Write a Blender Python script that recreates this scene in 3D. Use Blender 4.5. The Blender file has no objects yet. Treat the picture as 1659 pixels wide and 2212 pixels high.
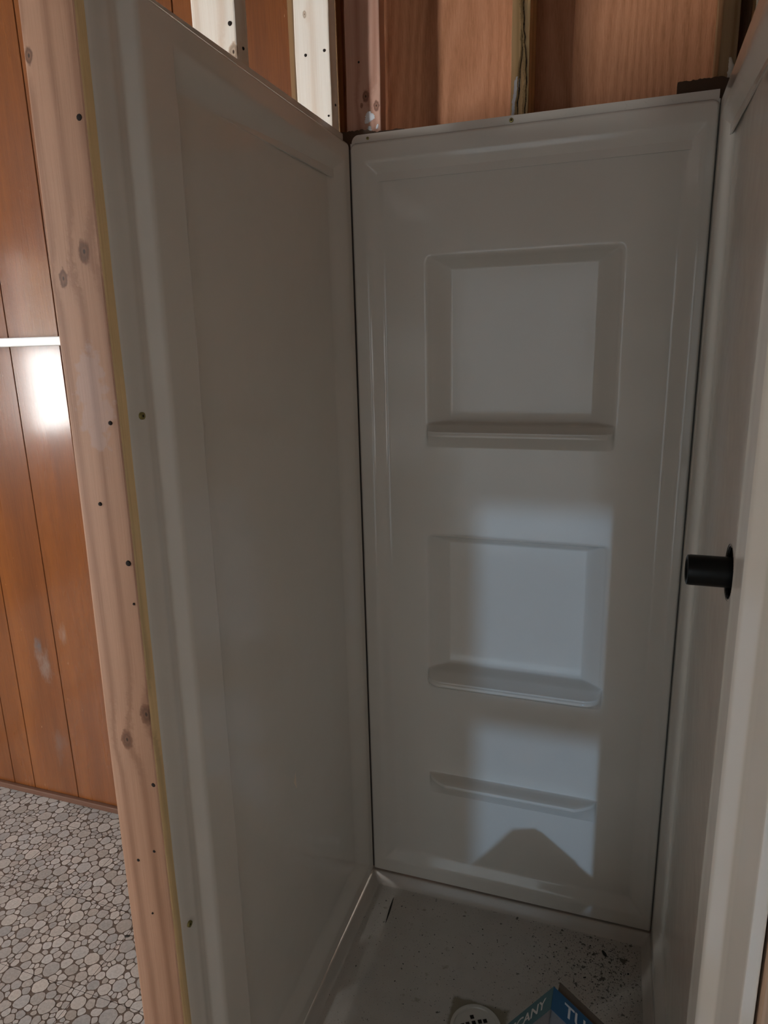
import bpy, bmesh, math, random
import numpy as np
from mathutils import Vector, Matrix
random.seed(7)
C = bpy.context.scene.collection
S = bpy.context.scene

# ------------------------------------------------------------------ camera
W, H = 0.74, 1.878
cam = bpy.data.cameras.new('camera'); camo = bpy.data.objects.new('camera', cam); C.objects.link(camo)
R = Matrix(((0.94675693, -0.3172371, -0.05488113), (0.32096789, 0.91675663, 0.23777489), (-0.02511837, -0.24273011, 0.96976861)))
camo.matrix_world = Matrix((
    (R[0][0], R[0][2], -R[0][1], 0.59353),
    (R[1][0], R[1][2], -R[1][1], -1.54501),
    (R[2][0], R[2][2], -R[2][1], 1.46010), (0, 0, 0, 1)))
cam.sensor_fit = 'VERTICAL'; cam.sensor_height = 36; cam.lens = 1480.86 / 2212 * 36; cam.clip_start = .02
S.camera = camo

# ------------------------------------------------------------------ world, sun, exposure
wd = bpy.data.worlds.new('world'); S.world = wd; wd.use_nodes = True
bg = wd.node_tree.nodes['Background']; bg.inputs[0].default_value = (.97, .985, 1, 1); bg.inputs[1].default_value = 90.0
sun = bpy.data.lights.new('sun', 'SUN'); sun.energy = 19; sun.angle = math.radians(1.1); sun.color = (.40, .66, 1)
suno = bpy.data.objects.new('sun', sun); C.objects.link(suno)
suno.rotation_euler = Vector((-.18, 1, -.14)).to_track_quat('-Z', 'Y').to_euler()
def portal(loc, rot, sx, sy):
    l = bpy.data.lights.new('window_portal', 'AREA'); l.shape = 'RECTANGLE'; l.size = sx; l.size_y = sy
    l.cycles.is_portal = True
    o = bpy.data.objects.new('window_portal', l); C.objects.link(o); o.location = loc; o.rotation_euler = rot
portal((-2.55, -3.55, 1.55), (math.pi/2, 0, 0), .42, 1.25)
for y0_, y1_, z0_ in ((-2.1, -1.72, .92), (-1.42, -.98, .75)): portal((-2.93, (y0_+y1_)/2, (z0_+2.05)/2), (0, -math.pi/2, 0), 2.05-z0_, y1_-y0_)
portal((-.08, -3.55, .93), (math.pi/2, 0, 0), 1.06, 2.0)
portal((1.09, -3.55, 1.05), (math.pi/2, 0, 0), .36, 1.1)
vs = S.view_settings; vs.view_transform = 'Standard'; vs.look = 'None'; vs.gamma = 1; vs.use_curve_mapping = False
vs.exposure = .1

# ------------------------------------------------------------------ material helpers
class NT:
    def __init__(s, name, rough=.5, spec=.5, coat=0):
        m = bpy.data.materials.new(name); m.use_nodes = True; s.m = m; s.t = m.node_tree
        s.b = s.t.nodes['Principled BSDF']; s.b.inputs['Roughness'].default_value = rough
        s.b.inputs['Specular IOR Level'].default_value = spec; s.b.inputs['Coat Weight'].default_value = coat
        s.pos = s.n('ShaderNodeNewGeometry').outputs['Position']
    def n(s, t, **k):
        x = s.t.nodes.new(t)
        for a, v in k.items(): setattr(x, a, v)
        return x
    def put(s, sock, v):
        if hasattr(v, 'is_linked') or hasattr(v, 'links'): s.t.links.new(v, sock)
        else: sock.default_value = v
    def math(s, op, a, b=0.0, c=None, clamp=False):
        x = s.n('ShaderNodeMath', operation=op); x.use_clamp = clamp
        s.put(x.inputs[0], a); s.put(x.inputs[1], b)
        if c is not None: s.put(x.inputs[2], c)
        return x.outputs[0]
    def vmul(s, v, k):
        x = s.n('ShaderNodeVectorMath', operation='MULTIPLY'); s.put(x.inputs[0], v); x.inputs[1].default_value = k; return x.outputs[0]
    def vadd(s, v, k):
        x = s.n('ShaderNodeVectorMath', operation='ADD'); s.put(x.inputs[0], v); s.put(x.inputs[1], k); return x.outputs[0]
    def noise(s, v, scale=1, detail=3, rough=.55):
        x = s.n('ShaderNodeTexNoise'); s.put(x.inputs['Vector'], v); x.inputs['Scale'].default_value = scale
        x.inputs['Detail'].default_value = detail; x.inputs['Roughness'].default_value = rough; return x.outputs['Fac']
    def ramp(s, f, stops):
        x = s.n('ShaderNodeValToRGB'); s.put(x.inputs[0], f); e = x.color_ramp.elements
        while len(e) < len(stops): e.new(.5)
        for i, (p, c) in enumerate(stops):
            e[i].position = p; e[i].color = (c, c, c, 1) if isinstance(c, (int, float)) else (*c, 1)
        return x.outputs[0]
    def mix(s, f, a, b, mode='MIX'):
        x = s.n('ShaderNodeMix', data_type='RGBA', blend_type=mode)
        s.put(x.inputs[0], f)
        for i, v in ((6, a), (7, b)):
            if isinstance(v, tuple): v = (*v, 1) if len(v) == 3 else v
            s.put(x.inputs[i], v)
        return x.outputs[2]
    def dist(s, c, k=(1, 1, 1)):
        a = s.vadd(s.pos, tuple(-q for q in c)); a = s.vmul(a, k)
        x = s.n('ShaderNodeVectorMath', operation='LENGTH'); s.put(x.inputs[0], a); return x.outputs['Value']
    def bump(s, h, strength=.3, d=.002):
        x = s.n('ShaderNodeBump'); x.inputs['Strength'].default_value = strength; x.inputs['Distance'].default_value = d
        s.put(x.inputs['Height'], h); s.t.links.new(x.outputs[0], s.b.inputs['Normal'])
    def col(s, c):
        s.put(s.b.inputs['Base Color'], (*c, 1) if isinstance(c, tuple) else c); return s
def flat(name, c, rough=.5, metal=0, spec=.5):
    m = NT(name, rough, spec); m.col(c); m.b.inputs['Metallic'].default_value = metal; return m.m

def lumber(name, light, dark, knots=(), across=(1, 1), freq=150, rough=.62, seed=0., stains=(), contrast=1.0, side=None):
    """softwood with the grain along Z, rings that bend round the knots"""
    m = NT(name, rough, .35)
    sp = m.n('ShaderNodeSeparateXYZ'); m.put(sp.inputs[0], m.pos)
    u = m.math('ADD', m.math('MULTIPLY', sp.outputs[0], across[0]), m.math('MULTIPLY', sp.outputs[1], across[1]))
    warp = m.math('MULTIPLY', m.noise(m.vadd(m.vmul(m.pos, (5, 5, .55)), (seed, 0, 0)), 1, 2), .04)
    u = m.math('ADD', u, warp)
    kd = []
    for (x, y, z, r) in knots:
        d = m.math('MULTIPLY', m.dist((x, y, z), (1, 1, .62)), m.math('MULTIPLY_ADD', m.noise(m.pos, 130, 2), .9, .6)); kd.append((d, r))
        f = m.math('MULTIPLY', m.math('EXPONENT', m.math('MULTIPLY', m.math('POWER', m.math('DIVIDE', d, r*2.2), 2.0), -1.0)), r*1.4)
        u = m.math('ADD', u, f)
    ring = m.math('SINE', m.math('MULTIPLY', u, freq*2))
    ring = m.math('POWER', m.math('MULTIPLY_ADD', ring, .5, .5), 3.0)
    fine = m.noise(m.vmul(m.pos, (420, 420, 9)), 1, 3)
    big = m.noise(m.vadd(m.vmul(m.pos, (18, 18, 2.2)), (seed*3, 1, 2)), 1, 3)
    f = m.math('ADD', m.math('MULTIPLY', ring, .40*contrast), m.math('ADD', m.math('MULTIPLY', fine, .35), m.math('MULTIPLY', big, .35)))
    c = m.ramp(f, [(.22, light), (.95, dark)])
    for d, r in kd:
        kr = m.math('MULTIPLY_ADD', m.math('SINE', m.math('MULTIPLY', d, 900)), .5, .5)
        kc = m.mix(kr, tuple(q*.6 for q in dark), tuple(q*.85 for q in dark))
        mask = m.ramp(m.math('DIVIDE', d, r), [(.75, 1.), (1.05, 0.)])
        c = m.mix(mask, c, kc)
        c = m.mix(m.ramp(m.math('DIVIDE', d, r), [(.14, 1.), (.26, 0.)]), c, (.05, .025, .012))
    for (x, y, z, r, sc, amt) in stains:
        d = m.dist((x, y, z), (1, 1, .35)); n = m.noise(m.pos, 60, 3)
        mask = m.ramp(m.math('ADD', m.math('DIVIDE', d, r), m.math('MULTIPLY', n, .8)), [(.9, amt), (1.4, 0.)])
        c = m.mix(mask, c, sc)
    if side:   # yellower sapwood edge along +X, brightened in colour to look lit
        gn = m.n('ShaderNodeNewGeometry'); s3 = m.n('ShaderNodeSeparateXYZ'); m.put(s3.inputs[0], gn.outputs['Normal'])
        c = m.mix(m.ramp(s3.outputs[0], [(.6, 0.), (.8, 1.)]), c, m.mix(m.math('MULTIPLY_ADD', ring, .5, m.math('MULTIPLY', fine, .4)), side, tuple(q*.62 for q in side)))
    m.col(c); m.bump(m.math('ADD', fine, ring), .25, .0012); return m.m

def gelcoat(name):
    m = NT(name, .2, .5, 0)
    n = m.noise(m.pos, 9, 2); n2 = m.noise(m.pos, 260, 3)
    m.col(m.mix(n, (.73, .685, .615), (.77, .725, .655)))
    m.put(m.b.inputs['Roughness'], m.math('MULTIPLY_ADD', m.noise(m.pos, 5, 4), .08, .08))
    m.bump(m.math('ADD', m.math('MULTIPLY', n, 1.0), m.math('MULTIPLY', n2, .012)), .10, .01)
    return m.m
M_gel = gelcoat('white_gelcoat')

def panno():
    """textured shower floor: worn white gelcoat with mould and mortar specks"""
    m = NT('pan_floor', .42, .4)
    n = m.noise(m.pos, 22, 4); c = m.mix(n, (.50, .455, .40), (.60, .56, .51))
    sp = m.n('ShaderNodeSeparateXYZ'); m.put(sp.inputs[0], m.pos)
    gx = m.math('SINE', m.math('MULTIPLY', sp.outputs[0], 1500)); gy = m.math('SINE', m.math('MULTIPLY', sp.outputs[1], 1500))
    g = m.math('MULTIPLY', gx, gy)
    # dense dark specks towards the back right corner, sparse ones elsewhere
    dm = m.dist((.64, -.11, -.03), (1, .8, 1)); dens = m.ramp(dm, [(.02, .17), (.26, .0)])
    for sc, th in ((150, .735), (60, .735), (320, .72)):
        k = m.noise(m.vadd(m.pos, (sc*.37, 0, 0)), sc, 2, .5)
        k = m.math('ADD', k, m.math('MULTIPLY', dens, .55)); k = m.math('ADD', k, m.math('MULTIPLY', g, .018))
        mask = m.ramp(k, [(th-.03, 0.), (th+.02, .88)])
        c = m.mix(mask, c, (.055, .05, .035))
    yk = m.noise(m.vadd(m.pos, (3, 5, 0)), 38, 3); c = m.mix(m.ramp(yk, [(.66, 0.), (.75, .55)]), c, (.20, .16, .07))
    yd = m.dist((.725, -.2, -.03), (3.2, .5, 1)); c = m.mix(m.math('MULTIPLY', m.ramp(yd, [(.02, .5), (.12, 0.)]), n), c, (.17, .14, .09))
    # old caulk square round the drain
    q = m.n('ShaderNodeVectorMath', operation='ABSOLUTE'); m.put(q.inputs[0], m.vadd(m.pos, (-.366, .355, 0)))
    s2 = m.n('ShaderNodeSeparateXYZ'); m.put(s2.inputs[0], q.outputs[0])
    mx = m.math('MAXIMUM', s2.outputs[0], s2.outputs[1]); mx = m.math('ADD', mx, m.math('MULTIPLY', m.noise(m.pos, 70, 3), .012))
    c = m.mix(m.ramp(mx, [(.066, .8), (.073, 0.)]), c, (.20, .165, .085))
    m.col(c); m.bump(m.math('ADD', g, n), .35, .0006); return m.m
M_pan = panno()

def plywood():
    m = NT('plywood', .6, .3)
    w = m.noise(m.vmul(m.pos, (2.6, 2.6, .55)), 1, 3, .5)
    sp = m.n('ShaderNodeSeparateXYZ'); m.put(sp.inputs[0], m.pos)
    u = m.math('ADD', m.math('MULTIPLY', sp.outputs[0], 1.0), m.math('MULTIPLY', w, .55))
    r = m.math('MULTIPLY_ADD', m.math('SINE', m.math('MULTIPLY', u, 210)), .5, .5)
    f2 = m.noise(m.vmul(m.pos, (330, 330, 26)), 1, 5, .75)
    f = m.math('ADD', m.math('MULTIPLY', r, .13), m.math('ADD', m.math('MULTIPLY', f2, .62), m.math('MULTIPLY', w, .3)))
    m.col(m.ramp(f, [(.30, (.58, .275, .15)), (.55, (.44, .19, .09)), (.80, (.24, .09, .035))]))
    m.bump(f, .5, .002); return m.m
M_ply = plywood()

def panelling():
    m = NT('varnished_panelling', .3, .35)
    u = m.noise(m.vmul(m.pos, (9, 9, .8)), 1, 3); f = m.noise(m.vmul(m.pos, (300, 300, 12)), 1, 3, .6)
    v = m.math('ADD', m.math('MULTIPLY', u, .7), m.math('MULTIPLY', f, .3))
    c = m.ramp(v, [(.3, (.25, .082, .020)), (.7, (.12, .036, .009))])
    for (x, z, rx, rz, sc, amt) in ((-1.19, .42, .10, .26, (.24, .19, .16), .7), (-1.09, .55, .05, .12, (.30, .23, .18), .55),
                                    (-1.2, .50, .05, .10, (.10, .09, .09), .8), (-1.18, .12, .09, .2, (.17, .12, .10), .6)):
        d = m.dist((x, .08, z), (1/rx, 0, 1/rz)); n = m.noise(m.vmul(m.pos, (22, 22, 9)), 1, 5, .7)
        c = m.mix(m.ramp(m.math('ADD', d, m.math('MULTIPLY', n, 1.3)), [(.6, amt), (2.0, 0.)]), c, sc)
    sc_ = m.noise(m.vmul(m.pos, (120, 120, 30)), 1, 2); c = m.mix(m.ramp(sc_, [(.76, 0.), (.80, .5)]), c, (.62, .42, .27))
    m.col(c); m.bump(f, .35, .0012)
    m.b.inputs['Coat Weight'].default_value = .8; m.b.inputs['Coat Roughness'].default_value = .13
    m.put(m.b.inputs['Roughness'], m.math('MULTIPLY_ADD', u, .16, .2)); return m.m
M_panel = panelling()

def vinyl():
    m = NT('pebble_vinyl', .42, .45)
    p = m.vmul(m.pos, (1, 1, 0))
    wn = m.n('ShaderNodeTexNoise'); m.put(wn.inputs['Vector'], p); wn.inputs['Scale'].default_value = 25
    wv = m.n('ShaderNodeVectorMath', operation='MULTIPLY_ADD'); m.put(wv.inputs[0], wn.outputs['Color']); wv.inputs[1].default_value = (.012, .012, 0); m.put(wv.inputs[2], p)
    q = wv.outputs[0]
    masks = []
    def vor(scale, off, feat):
        v = m.n('ShaderNodeTexVoronoi', feature=feat); m.put(v.inputs['Vector'], m.vadd(q, off)); v.inputs['Scale'].default_value = scale
        v.inputs['Randomness'].default_value = .92; return v
    def cells(scale, off):
        v = vor(scale, off, 'F1'); v2 = vor(scale, off, 'DISTANCE_TO_EDGE'); k = m.n('ShaderNodeSeparateColor'); m.put(k.inputs[0], v.outputs['Color'])
        e = v2.outputs['Distance']; d = m.math('MULTIPLY', v.outputs['Distance'], 1.0)
        # rounded stone: stays clear of the cell edge and of the cell's far corners
        return m.math('SUBTRACT', m.math('MINIMUM', m.math('SUBTRACT', e, .055), m.math('SUBTRACT', .60, d)), 0.0), k
    b1, k1 = cells(29, (0, 0, 0)); b2, _ = cells(62, (.31, .13, 0))
    on = m.ramp(k1.outputs[0], [(.30, 0.), (.31, 1.)])
    big = m.math('MULTIPLY', m.ramp(b1, [(.0, 0.), (.02, 1.)]), on)
    near = m.math('MULTIPLY', m.ramp(m.math('ADD', b1, .055), [(.0, 0.), (.01, 1.)]), on)
    small = m.math('MULTIPLY', m.ramp(b2, [(.0, 0.), (.03, 1.)]), m.math('SUBTRACT', 1.0, near))
    stone = m.math('MAXIMUM', big, small); cc = k1
    n = m.noise(p, 160, 3)
    pc = m.mix(n, (.33, .30, .26), (.60, .565, .51))
    pc = m.mix(m.math('MULTIPLY', cc.outputs[1], .35), pc, (.50, .44, .36))
    c = m.mix(stone, (.17, .135, .115), pc)
    c = m.mix(m.math('MULTIPLY', m.noise(p, 2.5, 3), .25), c, (.30, .22, .15))
    m.col(c); m.bump(stone, .2, .0005); return m.m
M_vinyl = vinyl()

M_white = flat('white_paint', (.82, .81, .79), .35)
M_dark = flat('dark_shim_wood', (.075, .04, .02), .8)
M_gap = flat('dark_gap', (.02, .014, .01), .9)
M_black = flat('black_plastic', (.007, .008, .008), .35, 0, .25)
M_brass = flat('brass_screw', (.33, .27, .10), .4, .85)
M_hole = flat('hole_dark', (.015, .009, .006), .9)
M_caulk = flat('white_caulk', (.80, .82, .86), .45)
M_foam = flat('cream_foam', (.72, .66, .55), .7)
M_glue = flat('dried_adhesive', (.40, .26, .11), .5)
M_board = flat('brown_wallboard', (.16, .09, .055), .7)
M_ceil = flat('ceiling_board', (.12, .085, .06), .8)
M_chrome = flat('drain_strainer', (.60, .57, .50), .35, .1)
M_debris = flat('black_debris', (.02, .018, .014), .8)

# ------------------------------------------------------------------ mesh helpers
def link(name, bm, mat, parent=None, smooth=False):
    me = bpy.data.meshes.new(name); bm.normal_update(); bm.to_mesh(me); bm.free()
    me.materials.append(mat)
    if smooth: me.shade_smooth()
    o = bpy.data.objects.new(name, me); C.objects.link(o)
    if parent is not None:
        o.parent = parent; o.matrix_parent_inverse = Matrix.Translation(-parent.location) if parent.location.length else Matrix()
    return o
def tag(o, label=None, cat=None, group=None, kind=None):
    if label: o['label'] = label
    if cat: o['category'] = cat
    if group: o['group'] = group
    if kind: o['kind'] = kind
    return o
def empty(name, loc=(0, 0, 0)):
    o = bpy.data.objects.new(name, None); C.objects.link(o); o.location = loc; o.empty_display_size = .05; return o
def add_box(bm, x0, x1, y0, y1, z0, z1, bev=0, seg=1):
    b = bmesh.new(); r = bmesh.ops.create_cube(b, size=1)
    for v in b.verts: v.co = Vector(((x0+x1)/2+v.co.x*(x1-x0), (y0+y1)/2+v.co.y*(y1-y0), (z0+z1)/2+v.co.z*(z1-z0)))
    if bev: bmesh.ops.bevel(b, geom=b.edges[:], offset=bev, segments=seg, profile=.6, affect='EDGES')
    me = bpy.data.meshes.new('tmp'); b.to_mesh(me); b.free(); bm.from_mesh(me); bpy.data.meshes.remove(me)
def box(name, x0, x1, y0, y1, z0, z1, mat, parent=None, bev=0, seg=1):
    bm = bmesh.new(); add_box(bm, x0, x1, y0, y1, z0, z1, bev, seg); return link(name, bm, mat, parent)
def lathe(name, prof, mat, loc, axis, parent=None, n=40, smooth=True):
    """prof = [(radius, height)...] revolved about axis"""
    bm = bmesh.new(); q = Vector(axis).to_track_quat('Z', 'Y').to_matrix(); rings = []
    for r, h in prof:
        rings.append([bm.verts.new(Vector(loc)+q@Vector((r*math.cos(2*math.pi*i/n), r*math.sin(2*math.pi*i/n), h))) for i in range(n)])
    for a, b in zip(rings, rings[1:]):
        for i in range(n): bm.faces.new((a[i], a[(i+1) % n], b[(i+1) % n], b[i]))
    if prof[0][0] > 1e-6: bm.faces.new(rings[0][::-1])
    if prof[-1][0] > 1e-6: bm.faces.new(rings[-1])
    bmesh.ops.remove_doubles(bm, verts=bm.verts[:], dist=1e-6)
    bmesh.ops.recalc_face_normals(bm, faces=bm.faces[:])
    o = link(name, bm, mat, parent, smooth)
    if smooth:
        md = o.modifiers.new('edge', 'EDGE_SPLIT'); md.split_angle = math.radians(40)
    return o
def sm(a, b, x):
    t = np.clip((x-a)/(b-a), 0, 1); return t*t*(3-2*t)
def lin(*spec):
    """concatenate linspaces: (start, stop, n), ..."""
    out = []
    for a, b, n in spec: out += list(np.linspace(a, b, n))
    return np.array(sorted(set(np.round(out, 5))))

# ------------------------------------------------------------------ setting: shell
FZ = -.09
box('floor', -2.95, 1.55, -3.6, .2, FZ-.06, FZ-.003, M_vinyl)['kind'] = 'structure'
floor = bpy.data.objects['floor']
tx = [-1.797+.24*i for i in range(8)]; ty = [-.985+.2385*i for i in range(6)]
for i in range(7):
    for j in range(5):
        y1 = min(ty[j+1], .085)
        if ty[j] > .07: continue
        box('tile', tx[i]+.0006, min(tx[i+1], -.125)-.0006, ty[j]+.0006, y1-.0006, FZ-.003, FZ+random.uniform(-.0002, .0002), flat('vinyl_ground', (.145, .115, .095), .5) if 'vinyl_ground' not in bpy.data.materials else bpy.data.materials['vinyl_ground'], floor, .0004)
box('subfloor_cover', -.125, 1.5, -3.5, .17, FZ-.003, FZ-.0005, M_vinyl, floor)
box('ceiling', -2.95, 1.55, -3.6, .25, 2.42, 2.48, M_ceil)['kind'] = 'structure'
def pebble_print(x0, x1, y0, y1):
    """the pebble pattern printed on the vinyl: packed rounded stones"""
    rn = np.random.RandomState(5); P = []; Rr = []
    for r, n in ((.021, 300), (.017, 900), (.0135, 2500), (.010, 6000), (.0072, 16000), (.0048, 16000)):
        for _ in range(n):
            p = rn.rand(2)*(x1-x0, y1-y0)+(x0, y0)
            if P:
                A = np.array(P); q = np.hypot(*(A-p).T)
                if (q < (np.array(Rr)+r)*.98).any(): continue
            P.append(p); Rr.append(r*rn.uniform(.9, 1.06))
    P = np.array(P); Rr = np.array(Rr); bm = bmesh.new(); cl = bm.loops.layers.float_color.new('tone'); K = 16
    for i, (p, r) in enumerate(zip(P, Rr)):
        d = P-p; D = np.hypot(*d.T); nb = np.where((D > 0) & (D < r+.045))[0]; u = d[nb]/D[nb, None]
        lim = (D[nb]**2+r*r-Rr[nb]**2)/(2*D[nb])-.0009
        th = np.arange(K)*2*np.pi/K+rn.rand(); v = np.stack([np.cos(th), np.sin(th)], -1); dt = v@u.T
        ext = np.where(dt > .15, lim[None]/np.maximum(dt, .15), 9).min(1) if len(nb) else np.full(K, r)
        ext = np.minimum(ext, r*1.8*(1+.12*np.sin(2*th+rn.rand()*6))); ext = np.minimum(ext, (np.roll(ext, 1)+np.roll(ext, -1))/2*1.04); ext = np.maximum(ext*rn.uniform(.94, 1.02, K), r*.3)
        q = p+v*ext[:, None]; q[:, 0] = np.clip(q[:, 0], x0, x1); q[:, 1] = np.clip(q[:, 1], y0, y1)
        f = bm.faces.new([bm.verts.new((a_, b_, FZ+.0007)) for a_, b_ in q]); t = rn.uniform(.72, 1.08); w = rn.uniform(-.03, .03)
        for l in f.loops: l[cl] = (t+w, t, t-w, 1)
    return bm
mp = NT('pebble_ink', .40, .45); at = mp.n('ShaderNodeAttribute'); at.attribute_name = 'tone'
mp.col(mp.mix(1.0, at.outputs['Color'], mp.mix(mp.noise(mp.pos, 170, 4), (.37, .35, .32), (.62, .60, .57)), 'MULTIPLY'))
pp = link('pebble_print', pebble_print(-1.70, -.126, -.95, .081), mp.m, floor); pp['kind'] = 'stuff'
M_seam = flat('tile_seam', (.05, .04, .035), .8)
for x in tx:
    if x < -.13: box('tile_seam', x-.0005, x+.0005, -.95, .081, FZ+.0006, FZ+.0009, M_seam, floor)
for y in ty:
    if y < .07: box('tile_seam', -1.70, -.126, y-.0004, y+.0004, FZ+.0006, FZ+.0009, M_seam, floor)
def wall(name, bs, mat=M_board):
    bm = bmesh.new()
    for b in bs: add_box(bm, *b)
    o = link(name, bm, mat); o['kind'] = 'structure'; return o
M_plaster = flat('grey_plaster', (.50, .48, .44), .85)
wall('wall_left', [(-2.98, -2.9, a, b, c, d) for a, b, c, d in ((-3.6, -2.1, FZ, 2.45), (-2.1, -1.72, FZ, .92), (-2.1, -1.72, 2.05, 2.45),
    (-1.72, -1.42, FZ, 2.45), (-1.42, -.98, FZ, .75), (-1.42, -.98, 2.05, 2.45), (-.98, .25, FZ, 2.45))], M_panel)
wall('wall_light_block', [(-.85, -.30, -1.80, -1.72, FZ, 2.42)], M_plaster)  # unseen stub added to keep window light off the right panel
wall('wall_right', [(1.5, 1.58, -3.6, .25, FZ, 2.45)], M_plaster)
wall('wall_front', [(-2.98, -2.76, -3.6, -3.5, FZ, 2.45), (-2.34, -.61, -3.6, -3.5, FZ, 2.45), (-2.76, -2.34, -3.6, -3.5, FZ, .92), (-2.76, -2.34, -3.6, -3.5, 2.2, 2.45), (-.61, .45, -3.6, -3.5, 1.95, 2.45), (.45, .915, -3.6, -3.5, FZ, 2.45), (1.27, 1.58, -3.6, -3.5, FZ, 2.45), (.915, 1.27, -3.6, -3.5, FZ, .52), (.915, 1.27, -3.6, -3.5, 1.58, 2.45)], M_plaster)
# window frames out of the camera's view, plain
o = wall('window_1', [(-2.95, -2.92, a, b, c, d) for y0, y1, z0 in ((-2.1, -1.72, .92), (-1.42, -.98, .75)) for a, b, c, d in ((y0, y0+.02, z0, 2.05), (y1-.02, y1, z0, 2.05), (y0, y1, z0, z0+.03), (y0, y1, 2.02, 2.05), (y0, y1, 1.46, 1.50))], M_white)
o = wall('window_2', [(.915, 1.27, -3.57, -3.54, 1.0, 1.1), (.915, .93, -3.57, -3.54, .52, 1.58), (1.255, 1.27, -3.57, -3.54, .52, 1.58)], M_white)
def sheer(name, t, d):
    m = NT(name, .8, .1); tr = m.n('ShaderNodeBsdfTransparent'); tr.inputs[0].default_value = (*t, 1)
    df = m.n('ShaderNodeBsdfDiffuse'); df.inputs[0].default_value = (*d, 1); ad = m.n('ShaderNodeAddShader')
    m.t.links.new(tr.outputs[0], ad.inputs[0]); m.t.links.new(df.outputs[0], ad.inputs[1]); m.t.links.new(ad.outputs[0], m.t.nodes['Material Output'].inputs[0]); return m.m
wall('window_3', [(-2.76, -2.74, -3.57, -3.54, .92, 2.2), (-2.36, -2.34, -3.57, -3.54, .92, 2.2), (-2.76, -2.34, -3.57, -3.54, 1.5, 1.53), (-2.76, -2.34, -3.57, -3.54, .92, .95), (-2.76, -2.34, -3.57, -3.54, 2.17, 2.2)], M_white)
M_shade = sheer('tan_roller_shade', (.12, .095, .055), (.35, .30, .2)); M_door_dim = sheer('door_dim_sheet', (.092, .099, .103), (.02, .02, .02))
box('roller_shade', -2.915, -2.913, -2.08, -1.74, 1.49, 2.03, M_shade, bpy.data.objects['window_1'])
box('door_1', -.61, .45, -3.53, -3.528, FZ, 1.95, M_door_dim)['kind'] = 'structure'  # see-through sheet added across the door opening to weaken its daylight
M_dim_grey = sheer('grey_dim_sheet', (.17, .17, .17), (.02, .02, .02))
M_dim = sheer('window_dim_sheet', (.065, .065, .06), (.02, .05, .05)); M_dim_thin = sheer('thin_dim_sheet', (.62, .62, .61), (.03, .05, .05))  # added sheets out of view, each dims the light of one window
box('window_dim_sheet', -2.915, -2.913, -1.41, -.99, .52, 2.03, M_dim, bpy.data.objects['window_1'])
box('window_dim_sheet', -2.915, -2.913, -2.08, -1.74, .94, 1.485, M_dim_thin, bpy.data.objects['window_1'])
box('sidelight_dim_sheet', .913, 1.272, -3.53, -3.528, .518, 1.582, M_dim_grey, bpy.data.objects['window_2'])  # unseen sheet, added to cut the light entering here
# exterior back wall with plywood sheathing above the shower
wall('wall_back', [(-2.98, 1.58, .182, .25, FZ, 2.45)])
wb = bpy.data.objects['wall_back']
box('plywood_sheet', -.10, .352, .170, .182, FZ, 2.42, M_ply, wb)
box('plywood_sheet', .356, 1.5, .170, .182, FZ, 2.42, M_ply, wb)
# varnished panelling planks of the room on the left
gx = [-2.0, -1.85, -1.62, -1.42, -1.325, -1.132, -.945, -.80, -.62, -.472, -.32, -.158]
box('panel_backing', -2.0, -.13, .086, .09, FZ, 2.42, M_gap, wb)
box('plank', -2.9, gx[0]-.0012, .081, .09, FZ, 2.42, M_panel, wb, .001)
for a, b in zip(gx, gx[1:]):
    box('plank', a+.0012, b-.0012, .081, .086, FZ, 2.42, M_panel, wb, .0012)
box('baseboard_back', -2.0, -.13, .066, .081, FZ, FZ+.022, flat('dark_base_trim', (.13, .06, .035), .5), bev=.004, seg=2)['kind'] = 'structure'

# ------------------------------------------------------------------ studs
LEAN = lambda z: .0165*(z-.55)    # the wall end leans back slightly towards the top
def stud(x0, x1, y0, y1, z0, z1, mat, label, holes=(), name='wall_stud', bev=.003):
    bm = bmesh.new(); add_box(bm, x0, x1, y0, y1, z0, z1, bev, 2)
    # long faces get slight waviness so that the arris is not ruler straight
    ends = [e for e in bm.edges if abs((e.verts[0].co-e.verts[1].co).z) > .5]
    bmesh.ops.subdivide_edges(bm, edges=ends, cuts=60)
    for v in bm.verts:
        v.co.x += (.0011 if y0 > -.8 else .0003)*math.sin(v.co.z*7+x0*90)+(.0005 if y0 > -.8 else .0001)*math.sin(v.co.z*31+y0*50); v.co.y += .0007*math.sin(v.co.z*9+x0*40)
    if y0 == -.845:
        for v in bm.verts: v.co.y += LEAN(v.co.z)
    o = link(name, bm, mat); tag(o, label, 'stud')
    for (hx, hy, hz, r, ax) in holes:
        lathe('nail_hole', [(0, .0008), (r*.5, .0009), (r*.78, .0004), (r*.9, -.0012)], M_hole, (hx, hy, hz), ax, o, 9)
    return o
NY, PX = (0, -1, 0), (1, 0, 0)
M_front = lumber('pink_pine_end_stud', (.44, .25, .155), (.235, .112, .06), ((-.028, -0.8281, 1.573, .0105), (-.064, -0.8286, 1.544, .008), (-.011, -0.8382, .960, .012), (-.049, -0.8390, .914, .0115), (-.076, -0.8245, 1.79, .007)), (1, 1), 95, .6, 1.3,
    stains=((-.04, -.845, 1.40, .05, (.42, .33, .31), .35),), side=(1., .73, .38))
front_holes = [(x, -.8455+LEAN(z), z, r_, NY) for x, z, r_ in ((-.014, 1.718, .0046), (-.018, 1.367, .0034), (-.049, 1.26, .003), (-.011-.003, 1.181, .0046), (-.012, 1.124, .002), (-.012, .848, .0042), (-.024, .734, .0026), (-.055, .711, .0028), (-.04, .62, .0018))]
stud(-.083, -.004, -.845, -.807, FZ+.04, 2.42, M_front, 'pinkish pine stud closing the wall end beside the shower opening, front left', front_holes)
M_edge = lumber('yellow_pine', (.62, .44, .24), (.42, .25, .11), (), (1, 1), 240, .6, 4.)
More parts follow.
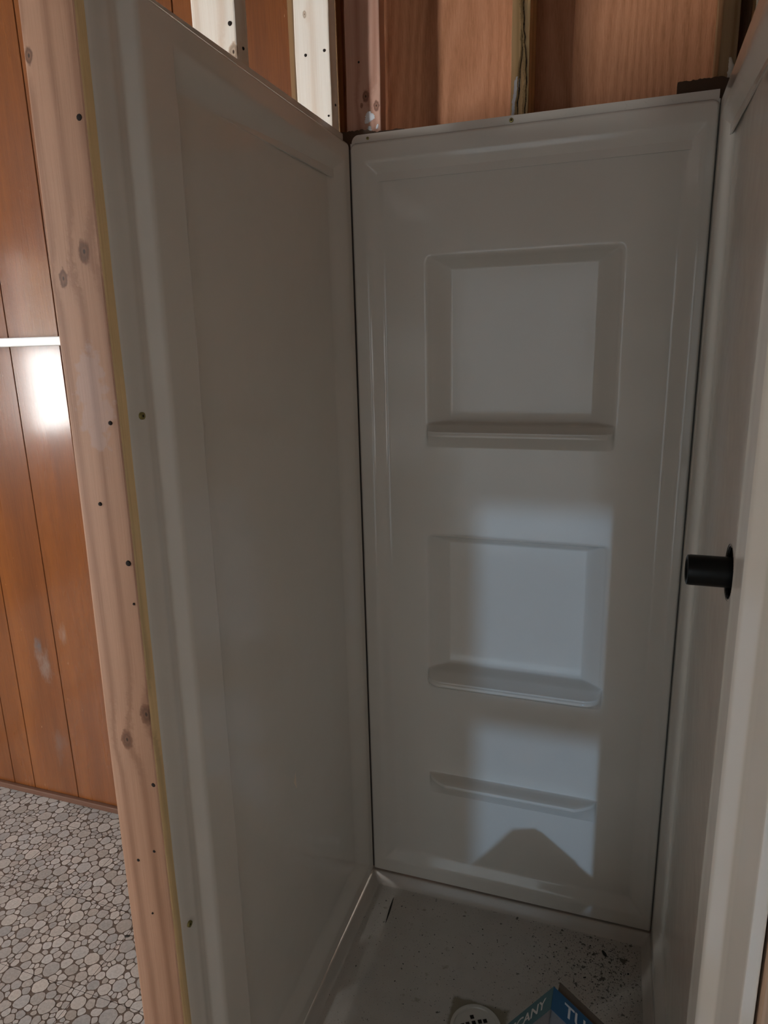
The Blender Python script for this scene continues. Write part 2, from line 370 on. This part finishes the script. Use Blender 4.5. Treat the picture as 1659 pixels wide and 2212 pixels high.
M_palew = lumber('pale_pine', (.93, .88, .78), (.66, .50, .36), ((-.024, -.44, 1.915, .010),), (1, .6), 75, .6, 7., contrast=.8)
M_palew2 = lumber('pale_pine_back', (.93, .89, .80), (.70, .56, .42), ((-.07, -.05, 2.12, .005),), (1, .6), 85, .6, 9., contrast=.7)
stud(-.096, -.0165, -.44, -.401, FZ+.04, 2.42, M_palew, 'pale new pine stud above the left shower panel, nearer the camera', ((-.027, -.4405, 1.955, .004, NY), (-.016, -.42, 1.925, .003, PX)))
stud(-.096, -.0165, -.05, -.012, FZ+.04, 2.42, M_palew2, 'pale new pine stud in the left wall, next to the back corner', ((-.072, -.0505, 2.045, .0035, NY), (-.029, -.0505, 2.048, .0035, NY), (-.025, -.0505, 1.925, .0025, NY), (-.016, -.03, 1.95, .003, PX)))
# bark-edged batten beside the panelling seam
box('wood_batten', -.158, -.138, .055, .085, FZ, 2.42, lumber('bark_batten', (.30, .17, .07), (.10, .06, .03), (), (1, 1), 180, .7, 3.))
tag(bpy.data.objects['wood_batten'], 'narrow dark rough-edged batten standing between orange panelling and pale corner stud', 'batten')
box('wood_batten', -.13, -.06, .10, .135, FZ, 2.42, lumber('dark_batten', (.22, .12, .05), (.10, .05, .02), (), (1, 1), 150, .7, 6.))  # darker brown than the batten beside it
tag(bpy.data.objects['wood_batten.001'], 'dark brown board recessed in the gap left of the pinkish corner stud', 'batten')
M_pink = lumber('pink_knotty_stud', (.66, .40, .30), (.40, .19, .125), ((.030, .034, 1.979, .0095), (.054, .034, 1.958, .008), (.020, .034, 1.962, .004)), (1, .4), 80, .6, 2.)
ps = stud(-.016, .064, .034, .072, FZ+.04, 2.42, M_pink, 'pinkish knotty stud with white caulk smears at the back left corner', ((.016, .0335, 2.047, .003, NY),))
M_yel = lumber('yellow_old_stud', (.74, .52, .27), (.44, .28, .12), (), (1, .4), 130, .65, 11.)
ms = stud(.340, .377, .066, .17, FZ+.04, 2.42, M_yel, 'yellowish stud edge with cracked adhesive bead, middle of the back wall', bev=.0015)
rs = stud(.736, .766, .05, .17, FZ+.04, 2.42, lumber('yellow_corner_stud', (.40, .27, .14), (.22, .12, .05), (), (1, .4), 130, .65, 13.), 'dull yellow stud at the back right corner behind the shower', bev=.0015)
rw = stud(.782, .86, .0, .038, FZ+.04, 2.42, lumber('rough_foamed_stud', (.42, .27, .13), (.15, .08, .03), (), (1, 1), 110, .7, 15.), 'dark rough stud streaked with foam, top right corner')
stud(.782, .86, -.40, -.362, FZ+.04, 2.42, M_yel, 'stud hidden behind the top edge of the right shower panel')
stud(.772, .85, -.875, -.835, FZ+.04, 2.42, lumber('front_right_stud', (.62, .43, .30), (.40, .24, .15), (), (1, 1), 100, .6, 17.), 'tan stud at the front edge of the right shower panel')
wall('wall_partition', [(.86, .872, -.875, .17, FZ, 2.42)], M_ply)

def smear(name, pts, mat, parent, y, th=.0018, seed=0):
    """a thin raised streak of caulk or glue on a face that looks along -Y; pts = [(x, z, halfwidth)]"""
    rnd = random.Random(seed); bm = bmesh.new(); rows = []; P = []
    for (a, b) in zip(pts, pts[1:]):
        for k in range(6):
            t = k/6; P.append([a[i]*(1-t)+b[i]*t for i in range(3)])
    P.append(list(pts[-1]))
    for (x, z, w) in P:
        w1 = w*(1+rnd.uniform(-.25, .25)); w2 = w*(1+rnd.uniform(-.25, .25))
        rows.append([bm.verts.new((x-w1, y, z)), bm.verts.new((x-w1*.5, y-th*rnd.uniform(.6, 1), z)), bm.verts.new((x, y-th*rnd.uniform(.3, .8), z)), bm.verts.new((x+w2*.5, y-th*rnd.uniform(.6, 1.1), z)), bm.verts.new((x+w2, y, z))])
    for a, b in zip(rows, rows[1:]):
        for i in range(4): bm.faces.new((a[i], b[i], b[i+1], a[i+1]))
    for r in (rows[0], rows[-1]):
        bm.faces.new(r) if r is rows[0] else bm.faces.new(r[::-1])
    return link(name, bm, mat, parent, True)
smear('caulk_smear', [(.346, 1.905, .002), (.3475, 1.93, .004), (.352, 1.955, .0055), (.355, 1.978, .0055), (.354, 1.985, .002)], M_caulk, ms, .0655, .003, 1)
smear('caulk_smear', [(.030, 1.925, .003), (.037, 1.932, .011), (.038, 1.941, .009), (.036, 1.948, .004)], M_caulk, ps, .0332, .002, 2)
smear('caulk_smear', [(.034, 1.902, .002), (.036, 1.911, .005), (.037, 1.919, .003)], M_caulk, ps, .0332, .002, 3)
smear('caulk_smear', [(.054, 1.912, .002), (.055, 1.917, .003), (.056, 1.921, .002)], M_caulk, ps, .0332, .0015, 4)
for k, (xo, ww) in enumerate(((.357, .0022), (.366, .0026))):
    pts = []; zz = 1.90; r_ = random.Random(k+5)
    while zz < 2.4:
        pts.append((xo+.0045*math.sin(zz*19+k*2)+r_.uniform(-.0012, .0012), zz, ww*r_.uniform(.6, 1.5))); zz += .012
    smear('adhesive_bead', pts, M_glue, ms, .0654, .006, k+9)
    smear('adhesive_crack', [(p[0]+.0030, p[1], .0007*r_.uniform(.5, 1.8)) for p in pts], M_hole, ms, .0652, .0022, k+19)
smear('foam_streak', [(.793, 1.96, .002), (.79, 1.985, .004), (.786, 2.03, .003), (.789, 2.06, .006), (.787, 2.10, .002)], M_foam, rw, -.0005, .006, 31)
smear('foam_streak', [(.752, 1.905, .002), (.756, 1.925, .005), (.757, 1.945, .005), (.754, 1.96, .002)], M_foam, rs, .0495, .003, 33)
# dark shims resting behind the panel's top edge
def shim(x0, x1, y0, z0, z1, label, sd):
    rnd = random.Random(sd); bm = bmesh.new(); n = 24; T = []; B = []
    for i in range(n+1):
        x = x0+(x1-x0)*i/n; zt = z1+rnd.uniform(-.0012, .0012)+(-.004 if i > n*.9 else 0)
        T.append([bm.verts.new((x, y0, zt)), bm.verts.new((x, y0+.017, zt))]); B.append([bm.verts.new((x, y0, z0)), bm.verts.new((x, y0+.017, z0))])
    for i in range(n):
        bm.faces.new((T[i][0], T[i+1][0], T[i+1][1], T[i][1])); bm.faces.new((B[i][0], B[i+1][0], T[i+1][0], T[i][0]))
        bm.faces.new((B[i+1][1], B[i][1], T[i][1], T[i+1][1])); bm.faces.new((B[i][1], B[i+1][1], B[i+1][0], B[i][0]))
    for i, f in ((0, 1), (n, -1)):
        q = (B[i][0], T[i][0], T[i][1], B[i][1]); bm.faces.new(q if f > 0 else q[::-1])
    o = link('wood_shim', bm, M_dark); tag(o, label, 'shim'); return o
sh1 = shim(-.045, .050, .016, 1.86, 1.909, 'dark brown shim block behind the panel top at the back left corner', 1)
sh2 = shim(.052, .132, .016, 1.86, 1.902, 'short dark brown shim right of the corner shim, below the pinkish stud', 2)
sh3 = shim(.664, .756, .022, 1.86, 1.922, 'dark brown block tucked behind the panel top at the back right corner', 3)

# white shelf on the panelling, far left
sh = empty('wall_shelf', (-1.3, .081, 1.468)); tag(sh, 'white painted shelf edge on the orange panelling, left of the end stud', 'shelf')
box('board', -1.75, -.815, -.02, .081, 1.469, 1.493, M_white, sh, .002)
box('bracket', -1.60, -1.58, .0, .081, 1.41, 1.469, M_white, sh, .002)

# ------------------------------------------------------------------ shower surround panels
def grid_mesh(name, U, V, fn, mat, parent, keep=None):
    """fn(u, v) -> xyz arrays; keep(uc, vc) -> bool mask of faces"""
    uu, vv = np.meshgrid(U, V, indexing='ij'); X, Y, Z = fn(uu, vv)
    co = np.stack([X, Y, Z], -1).reshape(-1, 3); nu, nv = len(U), len(V)
    i, j = np.meshgrid(np.arange(nu-1), np.arange(nv-1), indexing='ij')
    a = i*nv+j; F = np.stack([a, a+nv, a+nv+1, a+1], -1)
    if keep is not None:
        uc = (U[:-1]+U[1:])/2; vc = (V[:-1]+V[1:])/2; k = keep(*np.meshgrid(uc, vc, indexing='ij')); F = F[k]
    F = F.reshape(-1, 4)
    used = np.unique(F); rm = -np.ones(len(co), int); rm[used] = np.arange(len(used))
    me = bpy.data.meshes.new(name); me.from_pydata(co[used].tolist(), [], rm[F].tolist()); me.update()
    me.materials.append(mat); me.shade_smooth()
    o = bpy.data.objects.new(name, me); C.objects.link(o)
    if parent is not None: o.parent = parent
    return o
def screw(loc, ax, parent, r=.0048):
    o = lathe('screw', [(0, .0016), (r*.35, .0012), (r*.45, .0026), (r, .0022), (r*1.05, .0004), (r*1.05, -.001)], M_brass, loc, ax, parent, 14)
    lathe('screw_recess', [(0, .0022), (r*.36, .0021), (r*.36, .0005)], M_hole, loc, ax, o, 6)
    o['label'] = 'brass screw head'; return o

# ---- back panel: depth y(u=x, v=z); positive = recessed
def rect_field(x, z, x0, x1, z0, z1, wl, wr, wb_, wt):
    """1 inside, smooth ramps of the given widths going inwards"""
    return np.minimum(np.minimum(sm(x0, x0+wl, x), 1-sm(x1-wr, x1, x)), np.minimum(sm(z0, z0+wb_, z), 1-sm(z1-wt, z1, z)))
def lramp(a, b, x): return np.clip((x-a)/(b-a), 0, 1)
def soft(t): return t*.6+.4*t*t*(3-2*t)
def rr(x, z, x0, x1, z0, z1, r):
    """signed distance inside a rounded rectangle (positive inside)"""
    cx, cz = (x0+x1)/2, (z0+z1)/2; qx = np.abs(x-cx)-(x1-x0)/2+r; qz = np.abs(z-cz)-(z1-z0)/2+r
    return -(np.hypot(np.maximum(qx, 0), np.maximum(qz, 0))+np.minimum(np.maximum(qx, qz), 0)-r)
def niche_depth(x, z, x0, x1, z0, z1, zf, dep=.042, proj=.03, r=.02):
    """recess with sloping sides and a protruding shelf lip at its foot; zf = shelf level"""
    sl, sr, st = .052, .055, .030
    rec = np.minimum(np.minimum(lramp(x0, x0+sl, x), lramp(x1, x1-sr, x)), lramp(z1, z1-st, z))
    ins = np.clip(rr(x, z, x0, x1, z0-.3, z1, r)/.012, 0, 1)
    rec = soft(rec)*ins
    up = sm(zf-.001, zf+.005, z)                 # above shelf level: the recess
    cove = 1-.32*np.exp(-np.maximum(z-zf, 0)/.012)
    y = dep*rec*cove*up
    # lip: nearly flat top, rounded nose, sloping underside
    et = np.clip(np.minimum(x-x0-.004, x1-.004-x)/.045, 0, 1); ends = np.sqrt(1-(1-et)**2)
    lipz = zf-.014
    nose = np.where(z > lipz, 0, np.sqrt(np.clip(1-((z-(lipz-.010))/.010)**2, 0, 1)))
    under = 1-lramp(lipz-.010, z0, z)
    prof = np.where(z > lipz-.010, np.where(z > lipz, 0, nose), (1-under*.9)*(z > z0))
    prof = np.where((z <= lipz-.010), np.clip((z-z0)/(lipz-.010-z0), 0, 1)**1.15, prof)
    # top face of the lip falls from the recess to the nose between zf and lipz
    top = 1-lramp(lipz, zf+.002, z)
    prof = np.where(z > lipz-.010, np.maximum(nose, 0)*0+top*np.where(z > lipz-.004, 1, 1)*np.where(z > lipz, 1, .86+.14*nose), prof)
    return y-proj*ends*prof*(z > z0)*(z < zf+.006)
def ledge_depth(x, z, x0, x1, z0, zt, proj=.044):
    et = np.clip(np.minimum(x-x0, x1-x)/.05, 0, 1); ends = et*.5+.5*np.sqrt(1-(1-et)**2)
    top = 1-sm(zt-.003, zt+.002, z)
    bot = np.clip((z-z0)/(zt-.010-z0), 0, 1)**1.1
    rnd = np.where(z > zt-.010, .88+.12*np.sqrt(np.clip(1-((z-(zt-.010))/.010)**2, 0, 1)), 1)
    return -proj*ends*top*bot*np.where(z > zt-.010, rnd, 1)
N1 = (.163, .590, 1.213, 1.642, 1.266); N2 = (.160, .594, .586, 1.000, .640); L3 = (.166, .592, .274, .336)
def back_y(x, z):
    f = rect_field(x, z, .030, .722, .035, 1.845, .045, .040, .045, .045)
    y = .015*f
    y = y+niche_depth(x, z, N1[0], N1[1], N1[2], N1[3], N1[4], .042, .036)+niche_depth(x, z, N2[0], N2[1], N2[2], N2[3], N2[4], .042, .048)
    y = y+ledge_depth(x, z, *L3)
    # rolled edges at both sides and along the top
    ed = np.minimum(np.minimum(x-.003, W-.003-x), 1.880-z)
    cor = rr(x, z, .0004, W-.0004, -1, 1.880, .014); t = np.clip(cor/.006, 0, 1)
    return y+.007*(1-np.sqrt(np.clip(1-(1-t)**2, 0, 1)))
def bx(u, v): return u, back_y(u, v), v
U = lin((.0004, .02, 18), (.02, .085, 22), (.085, .155, 8), (.155, .235, 36), (.235, .51, 22), (.51, .60, 40), (.60, .67, 8), (.67, .7396, 44))
V = lin((0.002, .09, 26), (.09, .275, 12), (.275, .345, 56), (.345, .575, 12), (.575, .66, 68), (.66, .95, 22), (.95, 1.01, 26), (1.01, 1.20, 10), (1.20, 1.285, 68), (1.285, 1.59, 22), (1.59, 1.65, 26), (1.65, 1.79, 8), (1.79, 1.85, 26), (1.85, 1.881, 22))
pb = empty('shower_back_panel', (0, 0, 0)); tag(pb, 'glossy off-white moulded back panel of the shower with two niches and a ledge', 'shower panel')
P1 = (.155, .60, 1.205, 1.65); P2 = (.155, .60, .575, 1.01); P3 = (.155, .60, .275, .345)
inn = lambda x, z, p: (x > p[0]) & (x < p[1]) & (z > p[2]) & (z < p[3])
grid_mesh('panel_shell', U, V, bx, M_gel, pb, lambda x, z: ~(inn(x, z, P1) | inn(x, z, P2) | inn(x, z, P3)))
grid_mesh('shelf_niche', U, V, bx, M_gel, pb, lambda x, z: inn(x, z, P1))
grid_mesh('shelf_niche', U, V, bx, M_gel, pb, lambda x, z: inn(x, z, P2))
grid_mesh('soap_ledge', U, V, bx, M_gel, pb, lambda x, z: inn(x, z, P3))
# nailing flange behind the top edge, with rounded left corner
def flange(name, outline, y0, y1, parent):
    bm = bmesh.new(); a = [bm.verts.new((x, y0, z)) for x, z in outline]; b = [bm.verts.new((x, y1, z)) for x, z in outline]
    bm.faces.new(a); bm.faces.new(b[::-1]); n = len(a)
    for i in range(n): bm.faces.new((a[i], b[i], b[(i+1) % n], a[(i+1) % n]))
    bmesh.ops.recalc_face_normals(bm, faces=bm.faces[:]); return link(name, bm, M_gel, parent)
out = [(.002, 1.80), (.738, 1.80), (.738, 1.898)]+[(.018-.016*math.sin(t), 1.882+.016*math.cos(t)) for t in np.linspace(0, math.pi/2, 8)]
flange('nailing_flange', out, .0105, .0135, pb)
box('corner_backing', -.011, .0005, .0075, .0135, 0, 1.87, flat('grey_backing', (.10, .09, .08), .8), pb)
box('corner_backing', W-.0005, W+.011, .0075, .0135, 0, 1.87, bpy.data.materials['grey_backing'], pb)
screw((.040, .0105, 1.889), NY, pb, .003); screw((.352, .0105, 1.889), NY, pb, .0042)
rnd = random.Random(3)
for k in range(26):   # moulding nicks on the flange
    x = .18+.55*rnd.random(); z = 1.889+rnd.uniform(-.004, .004)
    if abs(x-.352) < .012: continue
    bm = bmesh.new(); add_box(bm, -.0006, .0006, 0, .0006, -.003, .003); bmesh.ops.rotate(bm, verts=bm.verts, matrix=Matrix.Rotation(rnd.choice((0, 0, .7, -.7)), 3, 'Y')); bmesh.ops.translate(bm, verts=bm.verts, vec=(x, .0100, z))
    link('moulding_nick', bm, M_gel, pb)

# ---- side panels: w = inward offset from the side plane as a function of (y, z)
def side_w(y, z, right):
    if right:
        ks = [(-.862, -.0285), (-.858, -.0275), (-.856, -.0180), (-.852, -.0165), (-.80, -.0085), (-.786, -.0055), (-.764, .0085), (-.757, .0105), (-.70, .0085), (0, 0)]
    else:
        ks = [(-.829, -.0045), (-.826, -.0030), (-.818, -.0015), (-.806, .0000), (-.797, .0016), (-.789, .0010), (-.780, .0012), (-.762, .0125), (-.755, .0145), (-.71, .0125), (-.60, .0085), (-.30, .003), (0, 0)]
    yk = [k[0] for k in ks]; wk = [k[1] for k in ks]
    w = sum(np.interp(y+d, yk, wk) for d in (-.002, -.001, 0, .001, .002))/5
    f = rect_field(y, z, -.684, -.026, .035, 1.846, .016, .065, .05, .048)
    w = w-.020*f
    ed = rr(y, z, -1.2, .006, -1, 1.884, .014); t = np.clip(ed/.010, 0, 1)
    return w-.014*(1-np.sqrt(np.clip(1-(1-t)**2, 0, 1)))
VY = lin((-.829, -.75, 80), (-.75, -.69, 10), (-.69, -.66, 34), (-.66, -.10, 26), (-.10, -.02, 30), (-.02, .006, 14))
VYR = lin((-.862, -.845, 36), (-.845, -.75, 70), (-.75, -.69, 10), (-.69, -.66, 34), (-.66, -.10, 26), (-.10, -.02, 30), (-.02, .006, 14))
VZ = lin((.002, .10, 30), (.10, 1.78, 24), (1.78, 1.85, 34), (1.85, 1.8845, 26))
pl = empty('shower_side_panel', (0, 0, 0)); tag(pl, 'glossy off-white left side panel of the shower, screwed to the end stud', 'shower panel', 'side panels of the shower surround')
grid_mesh('panel_shell', VY, VZ, lambda y, z: (side_w(y, z, False), y+LEAN(z)*np.clip((-.1-y)/.6, 0, 1), z), M_gel, pl)
box('top_flange', -.0155, -.0125, -.80, -.004, 1.80, 1.900, M_gel, pl)
screw((.0004, -.806+LEAN(1.372), 1.372), PX, pl); screw((.0002, -.8125+LEAN(.582), .582), PX, pl)
pr = empty('shower_side_panel', (W, 0, 0)); tag(pr, 'glossy off-white right side panel of the shower with a hole for the black valve sleeve', 'shower panel', 'side panels of the shower surround')
HY, HZ, HR = -.512, 1.127, .0385
def right_fn(y, z):
    return W-side_w(y, z, True), y, z
# grid with a true hole: vertices inside the hole's rim are pulled onto the rim and inner faces dropped
VYh = lin(*[(a, b, n) for a, b, n in ((-.862, -.845, 36), (-.845, -.75, 70), (-.75, -.69, 10), (-.69, -.66, 34), (-.66, -.56, 8), (-.56, -.465, 60), (-.465, -.10, 16), (-.10, -.02, 30), (-.02, .006, 14))])
VZh = lin((.002, .10, 30), (.10, 1.08, 16), (1.08, 1.175, 60), (1.175, 1.78, 12), (1.78, 1.85, 34), (1.85, 1.8845, 26))
ro = grid_mesh('panel_shell', VYh, VZh, right_fn, M_gel, None, lambda y, z: np.hypot(y-HY, z-HZ) > HR)
ro.parent = pr; ro.matrix_parent_inverse = Matrix.Translation((-W, 0, 0))
ro.data.flip_normals()
box('top_flange', W+.0125, W+.0155, -.80, -.004, 1.80, 1.900, M_gel, pr)
# ragged rim of the sawn hole
bm = bmesh.new(); rn = random.Random(4); a = []; b = []; n = 60; xs = W-side_w(np.array(HY), np.array(HZ), True)
for i in range(n):
    t = 2*math.pi*i/n; r0 = HR+.0025; r1 = HR-rn.uniform(.0004, .0022)
    a.append(bm.verts.new((xs-.0005, HY+r0*math.cos(t), HZ+r0*math.sin(t)))); b.append(bm.verts.new((xs+.0030, HY+r1*math.cos(t), HZ+r1*math.sin(t))))
for i in range(n): bm.faces.new((a[i], a[(i+1) % n], b[(i+1) % n], b[i]))
link('hole_rim', bm, M_black, pr)
pv = empty('valve_sleeve', (.775, HY, HZ)); tag(pv, 'black plastic valve sleeve poking through the hole in the right shower panel', 'pipe')
X0, X1 = .6985, .775
lathe('sleeve', [(.0165, .012), (.0165, .0), (.0185, -.0012+.0), (.0215, .0), (.0222, .004), (.0222, X1-X0), (.0165, X1-X0), (.0165, .012)], M_black, (X0, HY, HZ), PX, pv, 40)
lathe('inner_ring', [(.006, .006), (.012, .0045), (.0135, .006), (.0165, .007), (.0165, .011), (.006, .011), (.006, .006)], flat('dark_grey_plastic', (.04, .045, .045), .35), (X0, HY, HZ), PX, pv, 32)
lathe('backing_plate', [(0, 0), (.05, 0), (.05, .003), (0, .003)], M_black, (.772, HY, HZ), PX, pv, 32)

# ------------------------------------------------------------------ shower pan
pn = empty('shower_pan', (0, 0, FZ)); tag(pn, 'off-white shower pan with a stained, speckled textured floor', 'shower pan')
def pan_z(x, y):
    d = np.minimum(np.minimum(x-.002, W-.002-x), np.minimum(-.002-y, y+.80))
    t = np.clip((d-.003)/.020, 0, 1)
    z = -.003-.027*(1-(1-t)**1.8)
    z = z-.004*sm(.04, .2, d)*0
    return np.where(y < -.79, -.003+.03*sm(-.795, -.81, -y*0+y)*0, z)
PU = lin((.002-.01, .06, 30), (.06, .68, 30), (.68, W+.008, 30)); PV = lin((-.83, -.74, 30), (-.74, -.06, 30), (-.06, .008, 30))
def pf(x, y): return x, y, pan_z(x, y)
fl = lambda x, y: (x > .022) & (x < W-.022) & (y < -.022) & (y > -.765)
dr = lambda x, y: np.hypot(x-.366, y+.355) < .056
PU = np.unique(np.concatenate([PU, np.linspace(.30, .43, 70), [.022, W-.022]])); PV = np.unique(np.concatenate([PV, np.linspace(-.42, -.29, 70), [-.022, -.765]]))
M_rim = flat('pan_rim_gelcoat', (.57, .52, .46), .3)
grid_mesh('pan_rim', PU, PV, pf, M_rim, None, lambda x, y: ~fl(x, y)).parent = pn
grid_mesh('pan_floor', PU, PV, pf, M_pan, None, lambda x, y: fl(x, y) & ~dr(x, y)).parent = pn
for n_ in ('pan_rim', 'pan_floor'):
    bpy.data.objects[n_].matrix_parent_inverse = Matrix.Translation((0, 0, -FZ))
box('pan_skirt', -.004, W+.006, -.845, -.828, FZ, -.002, M_gel, pn, .004, 2)
dn = lathe('drain', [(.057, -.004), (.057, .0025), (.054, .0035), (.050, .0025), (.0485, .0), (.0, .0)], M_chrome, (.366, -.355, -.030), (0, 0, 1), pn, 48)
dn['label'] = 'round cream drain with dark slots'
for k, (a, b) in enumerate([(0, 0), (.014, 0), (-.014, 0), (0, .014), (0, -.014), (.014, .014), (-.014, -.014), (.014, -.014), (-.014, .014), (.028, 0), (-.028, 0), (0, .028), (0, -.028), (.026, .013), (-.026, -.013), (.026, -.013), (-.026, .013)]):
    ca, sa = math.cos(.5), math.sin(.5); x, y = .366+a*ca-b*sa, -.355+a*sa+b*ca
    bm = bmesh.new(); add_box(bm, -.0042, .0042, -.0042, .0042, 0, .0008); bmesh.ops.rotate(bm, verts=bm.verts, matrix=Matrix.Rotation(.5, 3, 'Z')); bmesh.ops.translate(bm, verts=bm.verts, vec=(x, y, -.0299))
    link('drain_slot', bm, M_hole, dn)

# ------------------------------------------------------------------ debris
bm = bmesh.new(); p0, p1 = Vector((.078, -.059, -.0285)), Vector((.084, -.146, -.0285)); d = (p1-p0).normalized(); s_ = Vector((-d.y, d.x, 0))
rows = []
for i in range(9):
    t = i/8; c_ = p0.lerp(p1, t); w_ = .0024*math.sin(math.pi*(.08+.88*t)); rows.append([bm.verts.new(c_+s_*w_), bm.verts.new(c_+Vector((0, 0, .0015))), bm.verts.new(c_-s_*w_)])
for a, b in zip(rows, rows[1:]):
    for i in range(2): bm.faces.new((a[i], a[i+1], b[i+1], b[i]))
    bm.faces.new((a[2], a[0], b[0], b[2]))
tag(link('wood_splinter', bm, M_debris), 'long thin dark splinter lying on the shower pan, back left', 'splinter')
def chip(x, y, z, L_, w_, ang, label, cat='debris', mat=M_debris, name='debris_chip'):
    bm = bmesh.new(); rn = random.Random(int(x*1e4)); bmesh.ops.create_icosphere(bm, subdivisions=2, radius=1)
    for v in bm.verts: v.co *= rn.uniform(.7, 1.15); v.co.x *= L_; v.co.y *= w_; v.co.z = v.co.z*w_*.5
    bmesh.ops.rotate(bm, verts=bm.verts, matrix=Matrix.Rotation(ang, 3, 'Z')); bmesh.ops.translate(bm, verts=bm.verts, vec=(x, y, z+w_*.4))
    return tag(link(name, bm, mat), label, cat)
chip(.632, -.072, -.030, .0105, .0042, -1.0, 'largest black chip on the pan floor, back right')
chip(-.592, -.338, FZ, .009, .004, .3, 'small black lump on the pebble vinyl beside the end stud')
bm = bmesh.new(); rn = random.Random(12)
for k in range(230):
    if k < 110: x, y = rn.gauss(.62, .07), rn.gauss(-.12, .08)
    else: x, y = rn.uniform(.04, .70), rn.uniform(-.6, -.04)
    if not (.036 < x < W-.036 and -.7 < y < -.036) or math.hypot(x-.366, y+.355) < .06: continue
    r = rn.uniform(.0005, .0016)*(1.6 if rn.random() < .08 else 1)
    q = bmesh.ops.create_icosphere(bm, subdivisions=1, radius=r); a = rn.random()*3
    for v in q['verts']:
        v.co = Matrix.Rotation(a, 3, 'Z')@Vector((v.co.x*rn.uniform(.8, 1.8), v.co.y, v.co.z*.5)); v.co += Vector((x, y, -.0285))
tag(link('grit', bm, M_debris), 'scattered fine black grit on the textured pan floor', 'debris', kind='stuff')
for (x, z) in ((.257, N1[4]), (.25, .640), (.41, .640)):
    pass

# ------------------------------------------------------------------ cardboard box
e1 = Vector((-.6, -.06, -.8)).normalized(); a_ = Vector((0, .99, -.11)); a_ = (a_-e1*a_.dot(e1)).normalized(); e2 = a_.cross(e1).normalized()
if e2.x < 0: e2 = -e2
AP = Vector((.5370, -.492, .2945)); W1, W2, LB = .212, .228, .30
n1 = e2*-1; n2 = e1*-1   # outward normals: face spanned by (e1, a) looks along -e2; face (e2, a) along -e1
cb = empty('carton', AP+e1*W1-a_*.1); tag(cb, 'blue-banded cardboard carton with white TUSCANY lettering, lying open in the shower pan', 'box')
def slab(name, o0, A, B, N, th, mat):
    bm = bmesh.new(); p = [o0, o0+A, o0+A+B, o0+B]; lo = [bm.verts.new(q-N*th) for q in p]; hi = [bm.verts.new(q) for q in p]
    bm.faces.new(hi); bm.faces.new(lo[::-1])
    for i in range(4): bm.faces.new((lo[i], lo[(i+1) % 4], hi[(i+1) % 4], hi[i]))
    bmesh.ops.recalc_face_normals(bm, faces=bm.faces[:]); return link(name, bm, mat, cb)
M_blue = flat('blue_print', (.012, .10, .22), .4); M_teal = flat('teal_print', (.05, .16, .20), .4)
mg = NT('grey_speckled_print', .45); mg.col(mg.mix(mg.noise(mg.pos, 700, 2), (.16, .18, .21), (.30, .33, .38))); M_grey = mg.m
M_card = flat('brown_cardboard', (.10, .07, .045), .8)
BD = .050
slab('left_side', AP, e1*W1, -a_*LB, n1, .0025, M_grey)
slab('top_side', AP, e2*W2, -a_*LB, n2, .0025, M_grey)
slab('lower_left_side', AP+e1*W1, e2*W2, -a_*LB, e1, .0025, M_card)
slab('lower_right_side', AP+e2*W2, e1*W1, -a_*LB, e2, .0025, M_card)
slab('end_panel', AP-a_*.012+(e1+e2)*.003, e1*(W1-.006), e2*(W2-.006), a_, .002, M_card)
slab('bottom_panel', AP-a_*(LB-.004)+(e1+e2)*.003, e1*(W1-.006), e2*(W2-.006), a_, .002, M_card)
slab('left_band', AP+n1*.0006, e1*W1, -a_*BD, n1, .0005, M_teal)
slab('top_band', AP+n2*.0006, e2*W2, -a_*BD, n2, .0005, M_blue)
slab('end_flap', AP+e2*.012+n2*-.003-a_*.001, e2*.12, a_*.022-e1*.004, n2, .002, M_card)
def lettering(txt, o0, X, Y, N, size, align):
    cu = bpy.data.curves.new('t', 'FONT'); cu.body = txt; cu.size = size; cu.align_x = align; cu.extrude = .0002; cu.offset = size*.012
    to = bpy.data.objects.new('t', cu); C.objects.link(to); dg = bpy.context.evaluated_depsgraph_get(); me = bpy.data.meshes.new_from_object(to.evaluated_get(dg))
    bpy.data.objects.remove(to); me.materials.clear(); me.materials.append(flat('white_ink', (.72, .74, .76), .5)); me.transform(Matrix((( X.x, Y.x, N.x, o0.x), (X.y, Y.y, N.y, o0.y), (X.z, Y.z, N.z, o0.z), (0, 0, 0, 1))))
    o = bpy.data.objects.new('lettering', me); C.objects.link(o); o.parent = cb; o.matrix_parent_inverse = Matrix.Translation(-cb.location); o['label'] = 'white word TUSCANY'
lettering('TUSCANY', AP+e2*.026-a_*.037+n2*.0012, e2, a_, n2, .037, 'LEFT')
lettering('TUSCANY', AP+e1*.018-a_*.036+n1*.0012, -e1, a_, n1, .031, 'RIGHT')
